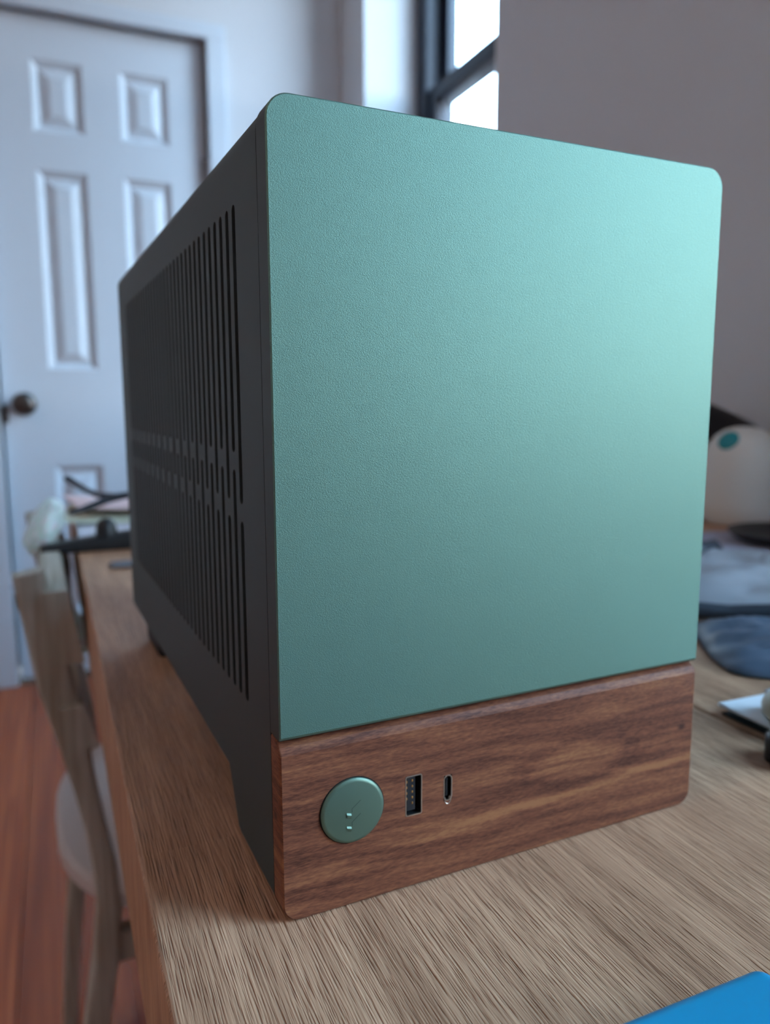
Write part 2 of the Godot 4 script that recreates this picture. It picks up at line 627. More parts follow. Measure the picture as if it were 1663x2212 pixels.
func window(called: String, w: Array, label: String, rail: float) -> void:
	# two sashes in a dark frame at the outer side of the wall; w: [z0, z1, y0, y1]
	var o := thing(called, label, "window", Vector3(WALL_X + 0.18, 0, 0))
	o.set_meta("kind", "structure")
	var navy := mat(rgb(26, 34, 52), 0.5)
	var fr := MB.new()
	var ry := T + rail
	fr.box(Vector3(0, w[2], w[0]), Vector3(0.10, w[3], w[0] + 0.075), 0.003)
	fr.box(Vector3(0, w[2], w[1] - 0.075), Vector3(0.10, w[3], w[1]), 0.003)
	fr.box(Vector3(0, w[2], w[0] + 0.075), Vector3(0.10, w[2] + 0.05, w[1] - 0.075), 0.003)
	fr.box(Vector3(0, w[3] - 0.05, w[0] + 0.075), Vector3(0.10, w[3], w[1] - 0.075), 0.003)
	put("window_frame", fr, navy, o)
	for k in 2:
		var xs := 0.012 if k == 0 else 0.052      # the lower sash runs inside
		var ya: float = w[2] + 0.05 if k == 0 else ry - 0.022
		var yb: float = ry + 0.022 if k == 0 else w[3] - 0.05
		var z0: float = w[0] + 0.075
		var z1: float = w[1] - 0.075
		var s := MB.new()
		s.box(Vector3(xs, ya, z0), Vector3(xs + 0.036, yb, z0 + 0.045), 0.003)
		s.box(Vector3(xs, ya, z1 - 0.045), Vector3(xs + 0.036, yb, z1), 0.003)
		s.box(Vector3(xs, ya, z0 + 0.045), Vector3(xs + 0.036, ya + (0.07 if k == 0 else 0.044), z1 - 0.045), 0.003)
		s.box(Vector3(xs, yb - 0.044, z0 + 0.045), Vector3(xs + 0.036, yb, z1 - 0.045), 0.003)
		var sash := put("sash", s, navy, o)
		var gl := MB.new()
		gl.box(Vector3(xs + 0.016, ya + 0.03, z0 + 0.03), Vector3(xs + 0.019, yb - 0.03, z1 - 0.03))
		var gm := mat(Color(0.95, 0.98, 1.0, 0.03), 0.02)
		gm.transparency = BaseMaterial3D.TRANSPARENCY_ALPHA
		put("pane", gl, gm, sash)
	var sl := MB.new()
	sl.box(Vector3(-0.19, w[2] - 0.03, w[0] - 0.02), Vector3(0.0, w[2] + 0.004, w[1] + 0.02), 0.004)
	put("window_sill", sl, mat(rgb(226, 228, 232), 0.5), o)

func table() -> void:
	var o := thing("table", "light oak veneer table top with an embossed grain under the green computer case", "table", Vector3(0, 0, 0))
	var tx := table_textures()
	var m := mat(Color(1, 1, 1), 0.52, 0.0, 0.45)
	m.albedo_texture = tx[0]
	m.heightmap_enabled = true
	m.heightmap_texture = tx[1]
	m.heightmap_scale = 0.07
	m.uv1_scale = Vector3(1.0 / 0.2625, 2.0, 1)
	m.uv1_offset = Vector3(0.15, 0.1, 0)
	var m2 := m.duplicate()
	m2.uv1_offset = Vector3(0.55, 0.37, 0)
	var z0 := -0.98
	var z1 := 0.42
	var a := MB.new()
	a.box(Vector3(-0.0335, T - 0.065, z0), Vector3(0.2222, T, z1), 0.0016, 3)
	put("board", a, m, o)
	var b := MB.new()
	b.box(Vector3(0.2236, T - 0.062, z0), Vector3(0.895, T, z1), 0.0016, 3)
	put("leaf", b, m2, o)
	var lm := mat(rgb(170, 146, 118), 0.6)
	for lx in [0.055, 0.825]:
		for lz in [z0 + 0.1, z1 - 0.1]:
			var l := MB.new()
			l.box(Vector3(lx - 0.022, 0, lz - 0.022), Vector3(lx + 0.022, T - 0.062, lz + 0.022), 0.003)
			put("leg", l, lm, o)

func computer_case() -> void:
	var W := 0.153
	var H := 0.218
	var D := 0.297
	var c := thing("computer_case", "small jade green aluminium computer case with slotted side and walnut front strip", "computer case", Vector3(0, T, 0), CASE_TURN)
	var bead := grain_normals(512, 41, 3.0)
	var green := mat(rgb(106, 136, 124), 0.56, 0.86)
	green.normal_enabled = true
	green.normal_texture = bead
	green.normal_scale = 0.22
	green.uv1_scale = Vector3(1.0 / 0.037, 1.0 / 0.037, 1)
	var shaded_green := mat(rgb(72, 80, 79), 0.55, 0.6)  # the green metal darkened to grey: shade painted into sides, top and rim
	var black := mat(rgb(14, 14, 15), 0.6)
	# front plate
	var fp := MB.new()
	var e := 0.0004
	var ra := [0.0003, 0.0003, 0.0062, 0.0062]
	var rim := MB.new()
	rim.loft([rrect(0, W, 0.0532, H, -0.0080, ra, 8), rrect(0, W, 0.0532, H, -0.0012, ra, 8), rrect(0, W, 0.0538, H, -e, ra, 8)], true, false, Vector3.ZERO, 0.9)
	fp.loft([rrect(0, W, 0.0538, H, -e, ra, 8), rrect(e, W - e, 0.0545, H - e, 0, [0.0003, 0.0003, 0.0058, 0.0058], 8)], false, true, Vector3.ZERO, 0.9)
	var plate := put("front_plate", fp, green, c, "flat bead blasted jade green front plate")
	put("plate_rim", rim, shaded_green, plate, "edge of the front plate with its shade painted in")
	# walnut strip: the front face left open where the ports sit
	var wm := mat(Color(1, 1, 1), 0.52, 0.0, 0.33)
	wm.albedo_texture = walnut_texture()
	wm.uv1_scale = Vector3(1.0 / 0.153, -1.0 / 0.053, 1)
	var wf := MB.new()
	var wr := [0.005, 0.005, 0.0006, 0.0006]
	var ring_f := rrect(0.0004, W - 0.0004, 0.0005, 0.0492, 0, [0.0048, 0.0048, 0.0005, 0.0005], 6)
	wf.loft([rrect(0, W, 0, 0.0528, -0.0080, wr, 6), rrect(0, W, 0, 0.0528, -0.0042, wr, 6), rrect(0, W, 0, 0.0522, -0.0028, wr, 6), rrect(0, W, 0.0001, 0.0512, -0.0013, wr, 6),
		rrect(0.0001, W - 0.0001, 0.0002, 0.0501, -0.0004, wr, 6), ring_f], true, false, Vector3.ZERO, 0.9)
	var outline := PackedVector2Array()
	for p in ring_f:
		outline.append(Vector2(p.x, p.y))
	var usba := Rect2(0.03795, 0.02290, 0.00530, 0.01230)
	var usbc := Rect2(0.05085, 0.02480, 0.00270, 0.00800)
	var xs := [-1.0, usba.position.x, usba.end.x, usbc.position.x, usbc.end.x, 1.0]
	for i in 5:
		var cells := []
		if i == 1:
			cells = [[-1.0, usba.position.y], [usba.end.y, 1.0]]
		elif i == 3:
			cells = [[-1.0, usbc.position.y], [usbc.end.y, 1.0]]
		else:
			cells = [[-1.0, 1.0]]
		for cy in cells:
			var box := PackedVector2Array([Vector2(xs[i], cy[0]), Vector2(xs[i + 1], cy[0]), Vector2(xs[i + 1], cy[1]), Vector2(xs[i], cy[1])])
			for pc in Geometry2D.intersect_polygons(outline, box):
				var ids := Geometry2D.triangulate_polygon(pc)
				for k in range(0, ids.size(), 3):
					var t := []
					for j in 3:
						t.append(Vector3(pc[ids[k + j]].x, pc[ids[k + j]].y, 0))
					wf.poly(t, Vector3(0, 0, 1))
	put("walnut_strip", wf, wm, c, "dark walnut strip with the power button and two ports")
	power_button(c, green)
	ports(c, usba, usbc, black)
	side_panel(c, shaded_green, H, D)
	# top, right side and rear
	var sh := MB.new()
	var r := 0.0065
	var zf := -0.0084
	var prof := [Vector2(0, 0.209)]
	for k in 9:
		var a := PI - PI / 2 * k / 8.0
		prof.append(Vector2(r + r * cos(a), H - 0.0003 - r + r * sin(a)))
	for k in 9:
		var a := PI / 2 - PI / 2 * k / 8.0
		prof.append(Vector2(W - r + r * cos(a), H - 0.0003 - r + r * sin(a)))
	prof.append(Vector2(W, 0.022))
	for k in prof.size() - 1:
		var p: Vector2 = prof[k]
		var q: Vector2 = prof[k + 1]
		var pn := _prof_n(prof, k)
		var qn := _prof_n(prof, k + 1)
		if (q - p).length() > 0.01:
			var t := (q - p).normalized()
			pn = Vector3(-t.y, t.x, 0)
			qn = pn
		sh.quadn(Vector3(p.x, p.y, zf), Vector3(q.x, q.y, zf), Vector3(q.x, q.y, -D), Vector3(p.x, p.y, -D), pn, qn, qn, pn)
	sh.box(Vector3(W - 0.002, 0.0, -0.05), Vector3(W, 0.022, zf))
	put("top_shell", sh, shaded_green, c)
	var re := MB.new()
	re.box(Vector3(0.002, 0.024, -D + 0.0005), Vector3(W - 0.002, H - 0.003, -D + 0.003), 0.0008, 1)
	put("rear_panel", re, black, c)
	var inn := MB.new()
	inn.box(Vector3(0.009, 0.021, -D + 0.004), Vector3(W - 0.004, H - 0.004, -0.0125))
	inn.box(Vector3(0.0012, 0.006, -0.0125), Vector3(W - 0.0012, H - 0.007, -0.0079))
	put("inner_frame", inn, mat(rgb(10, 10, 11), 0.8, 0.0, 0.2), c)
	for fx in [0.006, 0.125]:
		var ft := MB.new()
		ft.box(Vector3(fx, 0.0, -0.288), Vector3(fx + 0.022, 0.0225, -0.246), 0.003)
		put("foot", ft, black, c, "black rear foot")

func _prof_n(prof: Array, k: int) -> Vector3:
	var a: Vector2 = prof[maxi(k - 1, 0)]
	var b: Vector2 = prof[mini(k + 1, prof.size() - 1)]
	var p: Vector2 = prof[k]
	var d := Vector2()
	if (p - a).length() < 0.01:
		d += (p - a).normalized()
	if (b - p).length() < 0.01:
		d += (b - p).normalized()
	if d == Vector2.ZERO:
		d = b - a
	d = d.normalized()
	return Vector3(-d.y, d.x, 0)

func side_panel(c: Node3D, green: Material, H: float, D: float) -> void:  # takes the darkened copy of the green, with the shade painted in
	var m := MB.new()
	var L := Vector3.LEFT
	var top := 0.209
	var low := 0.0222
	var zf := -0.0084
	var n := 32
	var pitch := 0.0075
	var zc0 := -0.0320
	var hw := 0.00175
	var ka := 6
	var th := 0.0018
	var P := func(y: float, z: float) -> Vector3: return Vector3(0, y, z)
	var rect := func(y0: float, y1: float, z0: float, z1: float) -> void:
		m.quad(P.call(y0, z0), P.call(y0, z1), P.call(y1, z1), P.call(y1, z0), L)
	# plain margins at the front and at the rear
	var za := zc0 + hw
	rect.call(low, top, zf, za)
	var zl := zc0 - pitch * (n - 1) - hw
	rect.call(low + 0.008, top, zl, -D)
	rect.call(low, low + 0.008, zl, -D + 0.008)
	var fan := [P.call(low + 0.008, -D + 0.008)]
	for k in 7:
		var a := PI / 2 * k / 6.0
		fan.append(P.call(low + 0.008 - 0.008 * cos(a), -D + 0.008 - 0.008 * sin(a)))
	m.poly(fan, L)
	for i in n:
		var zc := zc0 - pitch * i
		if i < n - 1:
			rect.call(low, top, zc - hw, zc - pitch + hw)
		var odd := i % 2 == 0
		var slots := [[0.0537, 0.1091 if odd else 0.1240], [0.1143 if odd else 0.1292, 0.1985]]
		for j in ka * 2:
			var t0 := PI * j / (ka * 2)
			var t1 := PI * (j + 1) / (ka * 2)
			var z0 := zc + hw * cos(t0)
			var z1 := zc + hw * cos(t1)
			var s0 := hw * sin(t0)
			var s1 := hw * sin(t1)
			var edges := [[low, low, slots[0][0] + hw - s0, slots[0][0] + hw - s1], [slots[0][1] - hw + s0, slots[0][1] - hw + s1, slots[1][0] + hw - s0, slots[1][0] + hw - s1], [slots[1][1] - hw + s0, slots[1][1] - hw + s1, top, top]]
			for q in edges:
				m.quad(P.call(q[0], z0), P.call(q[1], z1), P.call(q[3], z1), P.call(q[2], z0), L)
			for s in slots:
				var cz := Vector3(0, s[1] - hw, zc)
				var a0 := Vector3(0, s[1] - hw + s0, z0)
				var a1 := Vector3(0, s[1] - hw + s1, z1)
				m.quad(a0, a1, a1 + Vector3(th, 0, 0), a0 + Vector3(th, 0, 0), cz - a0)
				var b0 := Vector3(0, s[0] + hw - s0, z0)
				var b1 := Vector3(0, s[0] + hw - s1, z1)
				m.quad(b0, b1, b1 + Vector3(th, 0, 0), b0 + Vector3(th, 0, 0), Vector3(0, s[0] + hw, zc) - b0)
		for s in slots:
			for sg in [-1.0, 1.0]:
				var zz: float = zc + sg * hw
				m.quad(P.call(s[0] + hw, zz), P.call(s[1] - hw, zz), P.call(s[1] - hw, zz) + Vector3(th, 0, 0), P.call(s[0] + hw, zz) + Vector3(th, 0, 0), Vector3(0, 0, -sg))
	# the front foot grows out of the same sheet
	var r := 0.0050
	m.poly([P.call(r, zf), P.call(r, -0.0475), P.call(low, -0.0580), P.call(low, zf)], L)
	var arc := []
	for k in 7:
		var a := PI / 2 * k / 6.0
		arc.append([Vector3(r - r * cos(a), r - r * sin(a), 0), Vector3(-cos(a), -sin(a), 0)])
	for k in 6:
		var a0: Vector3 = arc[k][0]
		var a1: Vector3 = arc[k + 1][0]
		m.quadn(a0 + Vector3(0, 0, zf), a1 + Vector3(0, 0, zf), a1 + Vector3(0, 0, -0.0455), a0 + Vector3(0, 0, -0.0475), arc[k][1], arc[k + 1][1], arc[k + 1][1], arc[k][1])
	m.quad(Vector3(0, r, -0.0475), Vector3(0.006, r, -0.0475), Vector3(0.006, low, -0.058), Vector3(0, low, -0.058), Vector3(0, -0.3, -1))
	m.quad(Vector3(0, low, -0.058), Vector3(0.006, low, -0.058), Vector3(0.006, low, -D), Vector3(0, low, -D), Vector3.DOWN)
	m.quad(Vector3(0, low, -D), Vector3(0.003, low, -D), Vector3(0.003, top, -D), Vector3(0, top, -D), Vector3(0, 0, -1))
	m.quad(Vector3(0, 0.005, zf), Vector3(0.0015, 0.005, zf), Vector3(0.0015, top, zf), Vector3(0, top, zf), Vector3(0, 0, 1))
	put("side_panel", m, green, c, "side panel with rows of long vertical slots, painted dark for shade")

func power_button(c: Node3D, green: Material) -> void:
	var B := Basis(Vector3.RIGHT, PI / 2)
	var at := Vector3(0.0209, 0.0293, 0)
	var gap := MB.new()
	gap.lathe([Vector2(0.00995, 0.0), Vector2(0.00995, 0.00006), Vector2(0.0, 0.00006)], at, 64, B)
	var b := MB.new()
	b.lathe([Vector2(0.00965, 0.0001), Vector2(0.00965, 0.0004), Vector2(0.00950, 0.0006), Vector2(0.00885, 0.0009), Vector2(0.0086, 0.00095), Vector2(0.0, 0.00095)], at, 72, B)
	var gm := mat(rgb(104, 126, 110), 0.48, 0.72)
	var o := put("power_button", b, gm, c, "round jade green power button with an engraved mark")
	put("button_gap", gap, mat(rgb(12, 11, 10), 0.8), o)
	# the engraved mark: two kinked strokes, one above the other
	var zt := 0.00095
	for k in 2:
		var dy := -0.0040 * k
		var st := MB.new()
		var pts := [Vector2(0.02045, 0.02905 + dy), Vector2(0.0204, 0.0301 + dy), Vector2(0.02105, 0.0306 + dy), Vector2(0.0219, 0.03125 + dy), Vector2(0.0231, 0.0322 + dy)]
		for i in pts.size() - 1:
			var d: Vector2 = (pts[i + 1] - pts[i]).normalized() * 0.00007
			var nn := Vector2(-d.y, d.x)
			st.quad(Vector3(pts[i].x + nn.x, pts[i].y + nn.y, zt + 0.00003), Vector3(pts[i].x - nn.x, pts[i].y - nn.y, zt + 0.00003), Vector3(pts[i + 1].x - nn.x, pts[i + 1].y - nn.y, zt + 0.00003), Vector3(pts[i + 1].x + nn.x, pts[i + 1].y + nn.y, zt + 0.00003), Vector3(0, 0, 1))
		put("engraved_stroke", st, mat(rgb(44, 64, 56), 0.6, 0.3), o)
		var sl := MB.new()
		var ya := 0.0286 + dy
		# the stroke's end is a little ramp that looks up to the light
		sl.quad(Vector3(0.0188, ya + 0.0006, zt + 0.00002), Vector3(0.0202, ya + 0.0002, zt + 0.00002), Vector3(0.0202, ya - 0.0003, zt + 0.00035), Vector3(0.0188, ya + 0.0001, zt + 0.00035), Vector3(0, 1, 1))
		sl.quad(Vector3(0.0188, ya + 0.0001, zt + 0.00035), Vector3(0.0202, ya - 0.0003, zt + 0.00035), Vector3(0.0201, ya - 0.0014, zt + 0.00002), Vector3(0.0189, ya - 0.0010, zt + 0.00002), Vector3(0, -0.2, 1))
		put("engraved_end", sl, gm, o)

func ports(c: Node3D, a: Rect2, b: Rect2, black: Material) -> void:
	var steel := mat(rgb(196, 186, 176), 0.3, 1.0)
	var gold := mat(rgb(212, 158, 92), 0.35, 1.0)
	# wide port
	var sh := MB.new()
	var k := 4
	var o0 := rrect(a.position.x - 0.0001, a.end.x + 0.0001, a.position.y - 0.0001, a.end.y + 0.0001, 0.00008, [0.0006, 0.0006, 0.0006, 0.0006], k)
	var i0 := rrect(a.position.x + 0.0002, a.end.x - 0.0002, a.position.y + 0.0002, a.end.y - 0.0002, 0.00008, [0.0004, 0.0004, 0.0004, 0.0004], k)
	_frame(sh, o0, i0, 0.006)
	var ua := put("usb_port", sh, steel, c, "steel rimmed rectangular socket")
	var cav := MB.new()
	cav.box(Vector3(a.position.x, a.position.y, -0.0075), Vector3(a.end.x, a.end.y, -0.0058))
	for s in [[0.0, 0.0003], [1.0, -0.0003]]:
		var xx: float = a.position.x + s[0] * a.size.x + s[1]
		cav.quad(Vector3(xx, a.position.y, -0.0004), Vector3(xx, a.end.y, -0.0004), Vector3(xx, a.end.y, -0.006), Vector3(xx, a.position.y, -0.006), Vector3(-s[1], 0, 0))
		var yy: float = a.position.y + s[0] * a.size.y + s[1]
		cav.quad(Vector3(a.position.x, yy, -0.0004), Vector3(a.end.x, yy, -0.0004), Vector3(a.end.x, yy, -0.006), Vector3(a.position.x, yy, -0.006), Vector3(0, -s[1], 0))
	put("cavity", cav, black, ua)
	var tg := MB.new()
	tg.box(Vector3(a.position.x + 0.0007, a.position.y + 0.0010, -0.0060), Vector3(a.position.x + 0.0037, a.end.y - 0.0010, -0.0009), 0.0002, 1)
	put("tongue", tg, mat(rgb(26, 27, 32), 0.45), ua)
	for i in 5:
		var g := MB.new()
		var y := a.position.y + 0.0030 + i * 0.00175
		g.box(Vector3(a.position.x + 0.0024, y, -0.0010), Vector3(a.position.x + 0.0029, y + 0.0007, -0.00082), 0.0001, 1)
		put("contact", g, gold, ua)
		if i > 0:
			var g2 := MB.new()
			g2.box(Vector3(a.position.x + 0.0005, y - 0.0002, -0.0011), Vector3(a.position.x + 0.0010, y + 0.0006, -0.00084), 0.0001, 1)
			put("contact", g2, gold, ua)
	# narrow port
	var cs := MB.new()
	var rr := b.size.x / 2 + 0.0001
	o0 = rrect(b.position.x - 0.0001, b.end.x + 0.0001, b.position.y - 0.0001, b.end.y + 0.0001, 0.00008, [rr, rr, rr, rr], 8)
	var ri := rr - 0.0003
	i0 = rrect(b.position.x + 0.0002, b.end.x - 0.0002, b.position.y + 0.0002, b.end.y - 0.0002, 0.00008, [ri, ri, ri, ri], 8)
	_frame(cs, o0, i0, 0.006)
	var uc := put("usb_port", cs, steel, c, "narrow oval socket with a bright lower lip")
	var cc := MB.new()
	cc.box(Vector3(b.position.x, b.position.y, -0.0075), Vector3(b.end.x, b.end.y, -0.0035))
	put("cavity", cc, black, uc)
	var ct := MB.new()
	ct.box(Vector3(b.position.x + 0.0009, b.position.y + 0.0011, -0.006), Vector3(b.position.x + 0.0017, b.end.y - 0.0011, -0.0006), 0.0002, 1)
	put("tongue", ct, mat(rgb(22, 22, 25), 0.5), uc)
	var lip := MB.new()
	var cx := b.position.x + b.size.x / 2
	var pts := []
	for i in 13:
		var t := PI + PI * i / 12.0
		pts.append(Vector3(cx + 0.00125 * cos(t), b.position.y + 0.0009 + 0.0021 * sin(t), 0.00012))
	var top := Vector3(cx, b.position.y + 0.0012, -0.0009)
	for i in 12:
		lip.quad(pts[i], pts[i + 1], pts[i + 1].lerp(top, 0.45), pts[i].lerp(top, 0.45), Vector3(0, 0.5, 1))
	put("lip", lip, steel, uc)

func _frame(m: MB, o: Array, i: Array, depth: float) -> void:
	var n := o.size()
	for k in n:
		var q := (k + 1) % n
		m.quad(o[k], o[q], i[q], i[k], Vector3(0, 0, 1))
		m.quad(i[k], i[q], i[q] - Vector3(0, 0, depth), i[k] - Vector3(0, 0, depth), Vector3(0, 0, 0.01) + (o[k] - i[k]) * -1.0)
		m.quad(o[k], o[q], o[q] - Vector3(0, 0, 0.002), o[k] - Vector3(0, 0, 0.002), o[k] - i[k])

func bar(m: MB, path: Array, half: Array, zh: float) -> void:   # a rectangular bar bent in the x-y plane, zh half as thick along z
	var rings := []
	for i in path.size():
		var t: Vector3 = (path[mini(i + 1, path.size() - 1)] - path[maxi(i - 1, 0)]).normalized()
		var s := Vector3(t.y, -t.x, 0).normalized()
		var h: float = half[i]
		var r: float = minf(h, zh) * 0.35
		var ring := []
		for q in rrect(-h, h, -zh, zh, 0, [r, r, r, r], 3):
			ring.append(path[i] + s * q.x + Vector3(0, 0, q.y))
		rings.append(ring)
	m.loft(rings, true, true, Vector3.ZERO, 0.6)

func chair() -> void:
	var o := thing("chair", "pale worn wooden chair pushed in at the left edge of the table", "chair", Vector3(0, T, 0))
	var wood := mat(rgb(196, 194, 188), 0.5)
	wood.albedo_texture = ramp_noise(256, 30.0, 61, [rgb(190, 178, 160), rgb(255, 255, 250)], 6.0)
	wood.uv1_scale = Vector3(14, 3, 1)
	var path := [[-0.0735, 0.012], [-0.066, -0.035], [-0.058, -0.085], [-0.049, -0.13], [-0.0415, -0.175], [-0.035, -0.215], [-0.030, -0.25], [-0.0285, -0.285], [-0.034, -0.335], [-0.045, -0.40], [-0.062, -0.56], [-0.078, -T + 0.001]]
	var half := [0.0125, 0.0135, 0.014, 0.0115, 0.009, 0.0085, 0.0095, 0.0105, 0.0108, 0.0105, 0.010, 0.009]
	for z in [-0.468, -0.845]:
		var p := []
		for q in path:
			p.append(Vector3(q[0], q[1], z))
		var m := MB.new()
		bar(m, p, half, 0.012)
		put("back_post", m, wood, o)
	# two rails on the inner side of the posts
	for ry in [[-0.002, -0.062, -0.057], [-0.098, -0.135, -0.050]]:
		var m := MB.new()
		var rings := []
		for i in 13:
			var s := i / 12.0
			var z := -0.450 - s * 0.413
			var bow := 0.010 * (1.0 - pow(2.0 * s - 1.0, 2.0)) 
			var x: float = ry[2] + 0.0115 - bow * 0.4
			var lean := 0.010
			rings.append([Vector3(x - 0.009, ry[1], z), Vector3(x + 0.009, ry[1], z), Vector3(x + 0.009 - lean, ry[0] + 0.006 * sin(PI * s), z), Vector3(x - 0.009 - lean, ry[0] + 0.006 * sin(PI * s), z)])
		m.loft(rings, true, true, Vector3.ZERO, 0.9)
		put("back_rail", m, wood, o)
	# seat: rounded slab whose rear edge bows out behind the posts
	var st := MB.new()
	var top := []
	var outl := []
	var zc := -0.655
	for i in 48:
		var a := TAU * i / 48
		var ca := cos(a)
		var sa := sin(a)
		var rx := 0.21 * pow(absf(ca), 0.75) * signf(ca)
		var rz := 0.205 * pow(absf(sa), 0.7) * signf(sa)
		outl.append(Vector3(0.140 + rx, -0.290, zc + rz))
	var r0 := []
	var r1 := []
	var r2 := []
	var r3 := []
	for p in outl:
		var cpt := Vector3(0.140, p.y, zc)
		r0.append(cpt.lerp(p, 0.96) + Vector3(0, -0.020, 0))
		r1.append(p + Vector3(0, -0.016, 0))
		r2.append(p + Vector3(0, -0.004, 0))
		r3.append(cpt.lerp(p, 0.975))
	st.loft([r0, r1, r2, r3], true, true, Vector3.ZERO, 0.6)
	put("seat", st, mat(rgb(196, 184, 180), 0.4), o, "pale rounded seat")
	for z in [-0.488, -0.822]:
		var m := MB.new()
		m.tube([Vector3(0.29, -0.300, z), Vector3(0.30, -0.5, z), Vector3(0.315, -T + 0.001, z)], [0.015, 0.014, 0.011], 10)
		put("front_leg", m, wood, o)
	for y in [-0.31]:
		for z in [-0.468, -0.845]:
			var m := MB.new()
			m.box(Vector3(-0.034, y - 0.03, z - 0.008), Vector3(0.30, y, z + 0.008), 0.003)
			put("seat_rail", m, wood, o)
	# the glossy bag that hangs over the chair back
	var bg := MB.new()
	var f := FastNoiseLite.new()
	f.seed = 71
	f.frequency = 26.0
	f.fractal_octaves = 3
	var P := []
	var nu := 48
	var nv := 30
	for i in nu:
		for j in nv:
			var a := TAU * i / nu
			var b := PI * j / (nv - 1)
			var d := Vector3(sin(b) * cos(a), cos(b), sin(b) * sin(a))
			var k := 1.0 + 0.24 * f.get_noise_3d(d.x * 0.04, d.y * 0.04, d.z * 0.04) + 0.04 * f.get_noise_3d(d.x * 0.2 + 3.0, d.y * 0.2, d.z * 0.2)
			var lean := Vector3(0.012 * d.y, 0, 0)
			P.append(Vector3(-0.0620, T + 0.0195, -0.660) + Vector3(d.x * 0.0165, d.y * 0.027, d.z * 0.040) * k + lean)
	bg.grid(P, nu, nv, true, func(p: Vector3) -> Vector3: return p - Vector3(-0.0620, T + 0.0165, -0.660))
	var bm := mat(Color(1, 1, 1), 0.32, 0.0, 0.6)
	bm.backlight_enabled = true
	bm.backlight = Color(1, 1, 1)
	bm.albedo_texture = ramp_noise(256, 60.0, 72, [rgb(255, 222, 222), rgb(246, 248, 255), rgb(226, 250, 242), rgb(250, 250, 255), rgb(255, 236, 244)])
	bm.uv1_scale = Vector3(2, 1, 1)
	put("plastic_bag", bg, bm)
	var bf := MB.new()
	var Q := []
	for i in 28:
		for j in 16:
			var a := TAU * i / 28
			var b := PI * j / 15.0
			var d := Vector3(sin(b) * cos(a), cos(b), sin(b) * sin(a))
			Q.append(Vector3(-0.040, T - 0.079, -0.60) + Vector3(d.x * 0.011, d.y * 0.0165, d.z * 0.05) * (1.0 + 0.4 * f.get_noise_3d(d.x * 0.08, d.y * 0.08, d.z * 0.08)))
	bf.grid(Q, 28, 16, true, func(p: Vector3) -> Vector3: return p - Vector3(-0.040, T - 0.079, -0.60))
	put("bag_fold", bf, bm, get_child(-1))
	tag(get_child(-1), "shiny pearly white plastic bag slung over the chair back", "plastic bag")

func sheet(called: String, label: String, col: Color, cx: float, y: float, cz: float, sx: float, sz: float, turn: float, curl: float, group := "") -> void:
	var m := MB.new()
	var nx := 9
	var nz := 9
	var P := []
	for s in [1.0, -1.0]:
		for i in nx:
			for j in nz:
				var u := i / (nx - 1.0) - 0.5
				var v := j / (nz - 1.0) - 0.5
				P.append(Vector3(u * sx, curl * (u * u * 2.0 + maxf(v, 0.0) * 0.6 * v) + s * 0.0006 + 0.0006, v * sz))
	m.grid(P.slice(0, nx * nz), nx, nz, false, func(_p: Vector3) -> Vector3: return Vector3.UP)
	m.grid(P.slice(nx * nz), nx, nz, false, func(_p: Vector3) -> Vector3: return Vector3.DOWN)
	var n := nx * nz
	for i in nx - 1:
		for e in [0, nz - 1]:
			m.quad(P[i * nz + e], P[(i + 1) * nz + e], P[n + (i + 1) * nz + e], P[n + i * nz + e], Vector3(0, 0, -1 if e == 0 else 1))
	for j in nz - 1:
		for e in [0, nx - 1]:
			m.quad(P[e * nz + j], P[e * nz + j + 1], P[n + e * nz + j + 1], P[n + e * nz + j], Vector3(-1 if e == 0 else 1, 0, 0))
	var o := put(called, m, mat(col, 0.7))
	o.position = Vector3(cx, T + y, cz)
	o.rotation_degrees.y = turn
	tag(o, label, "paper", group)

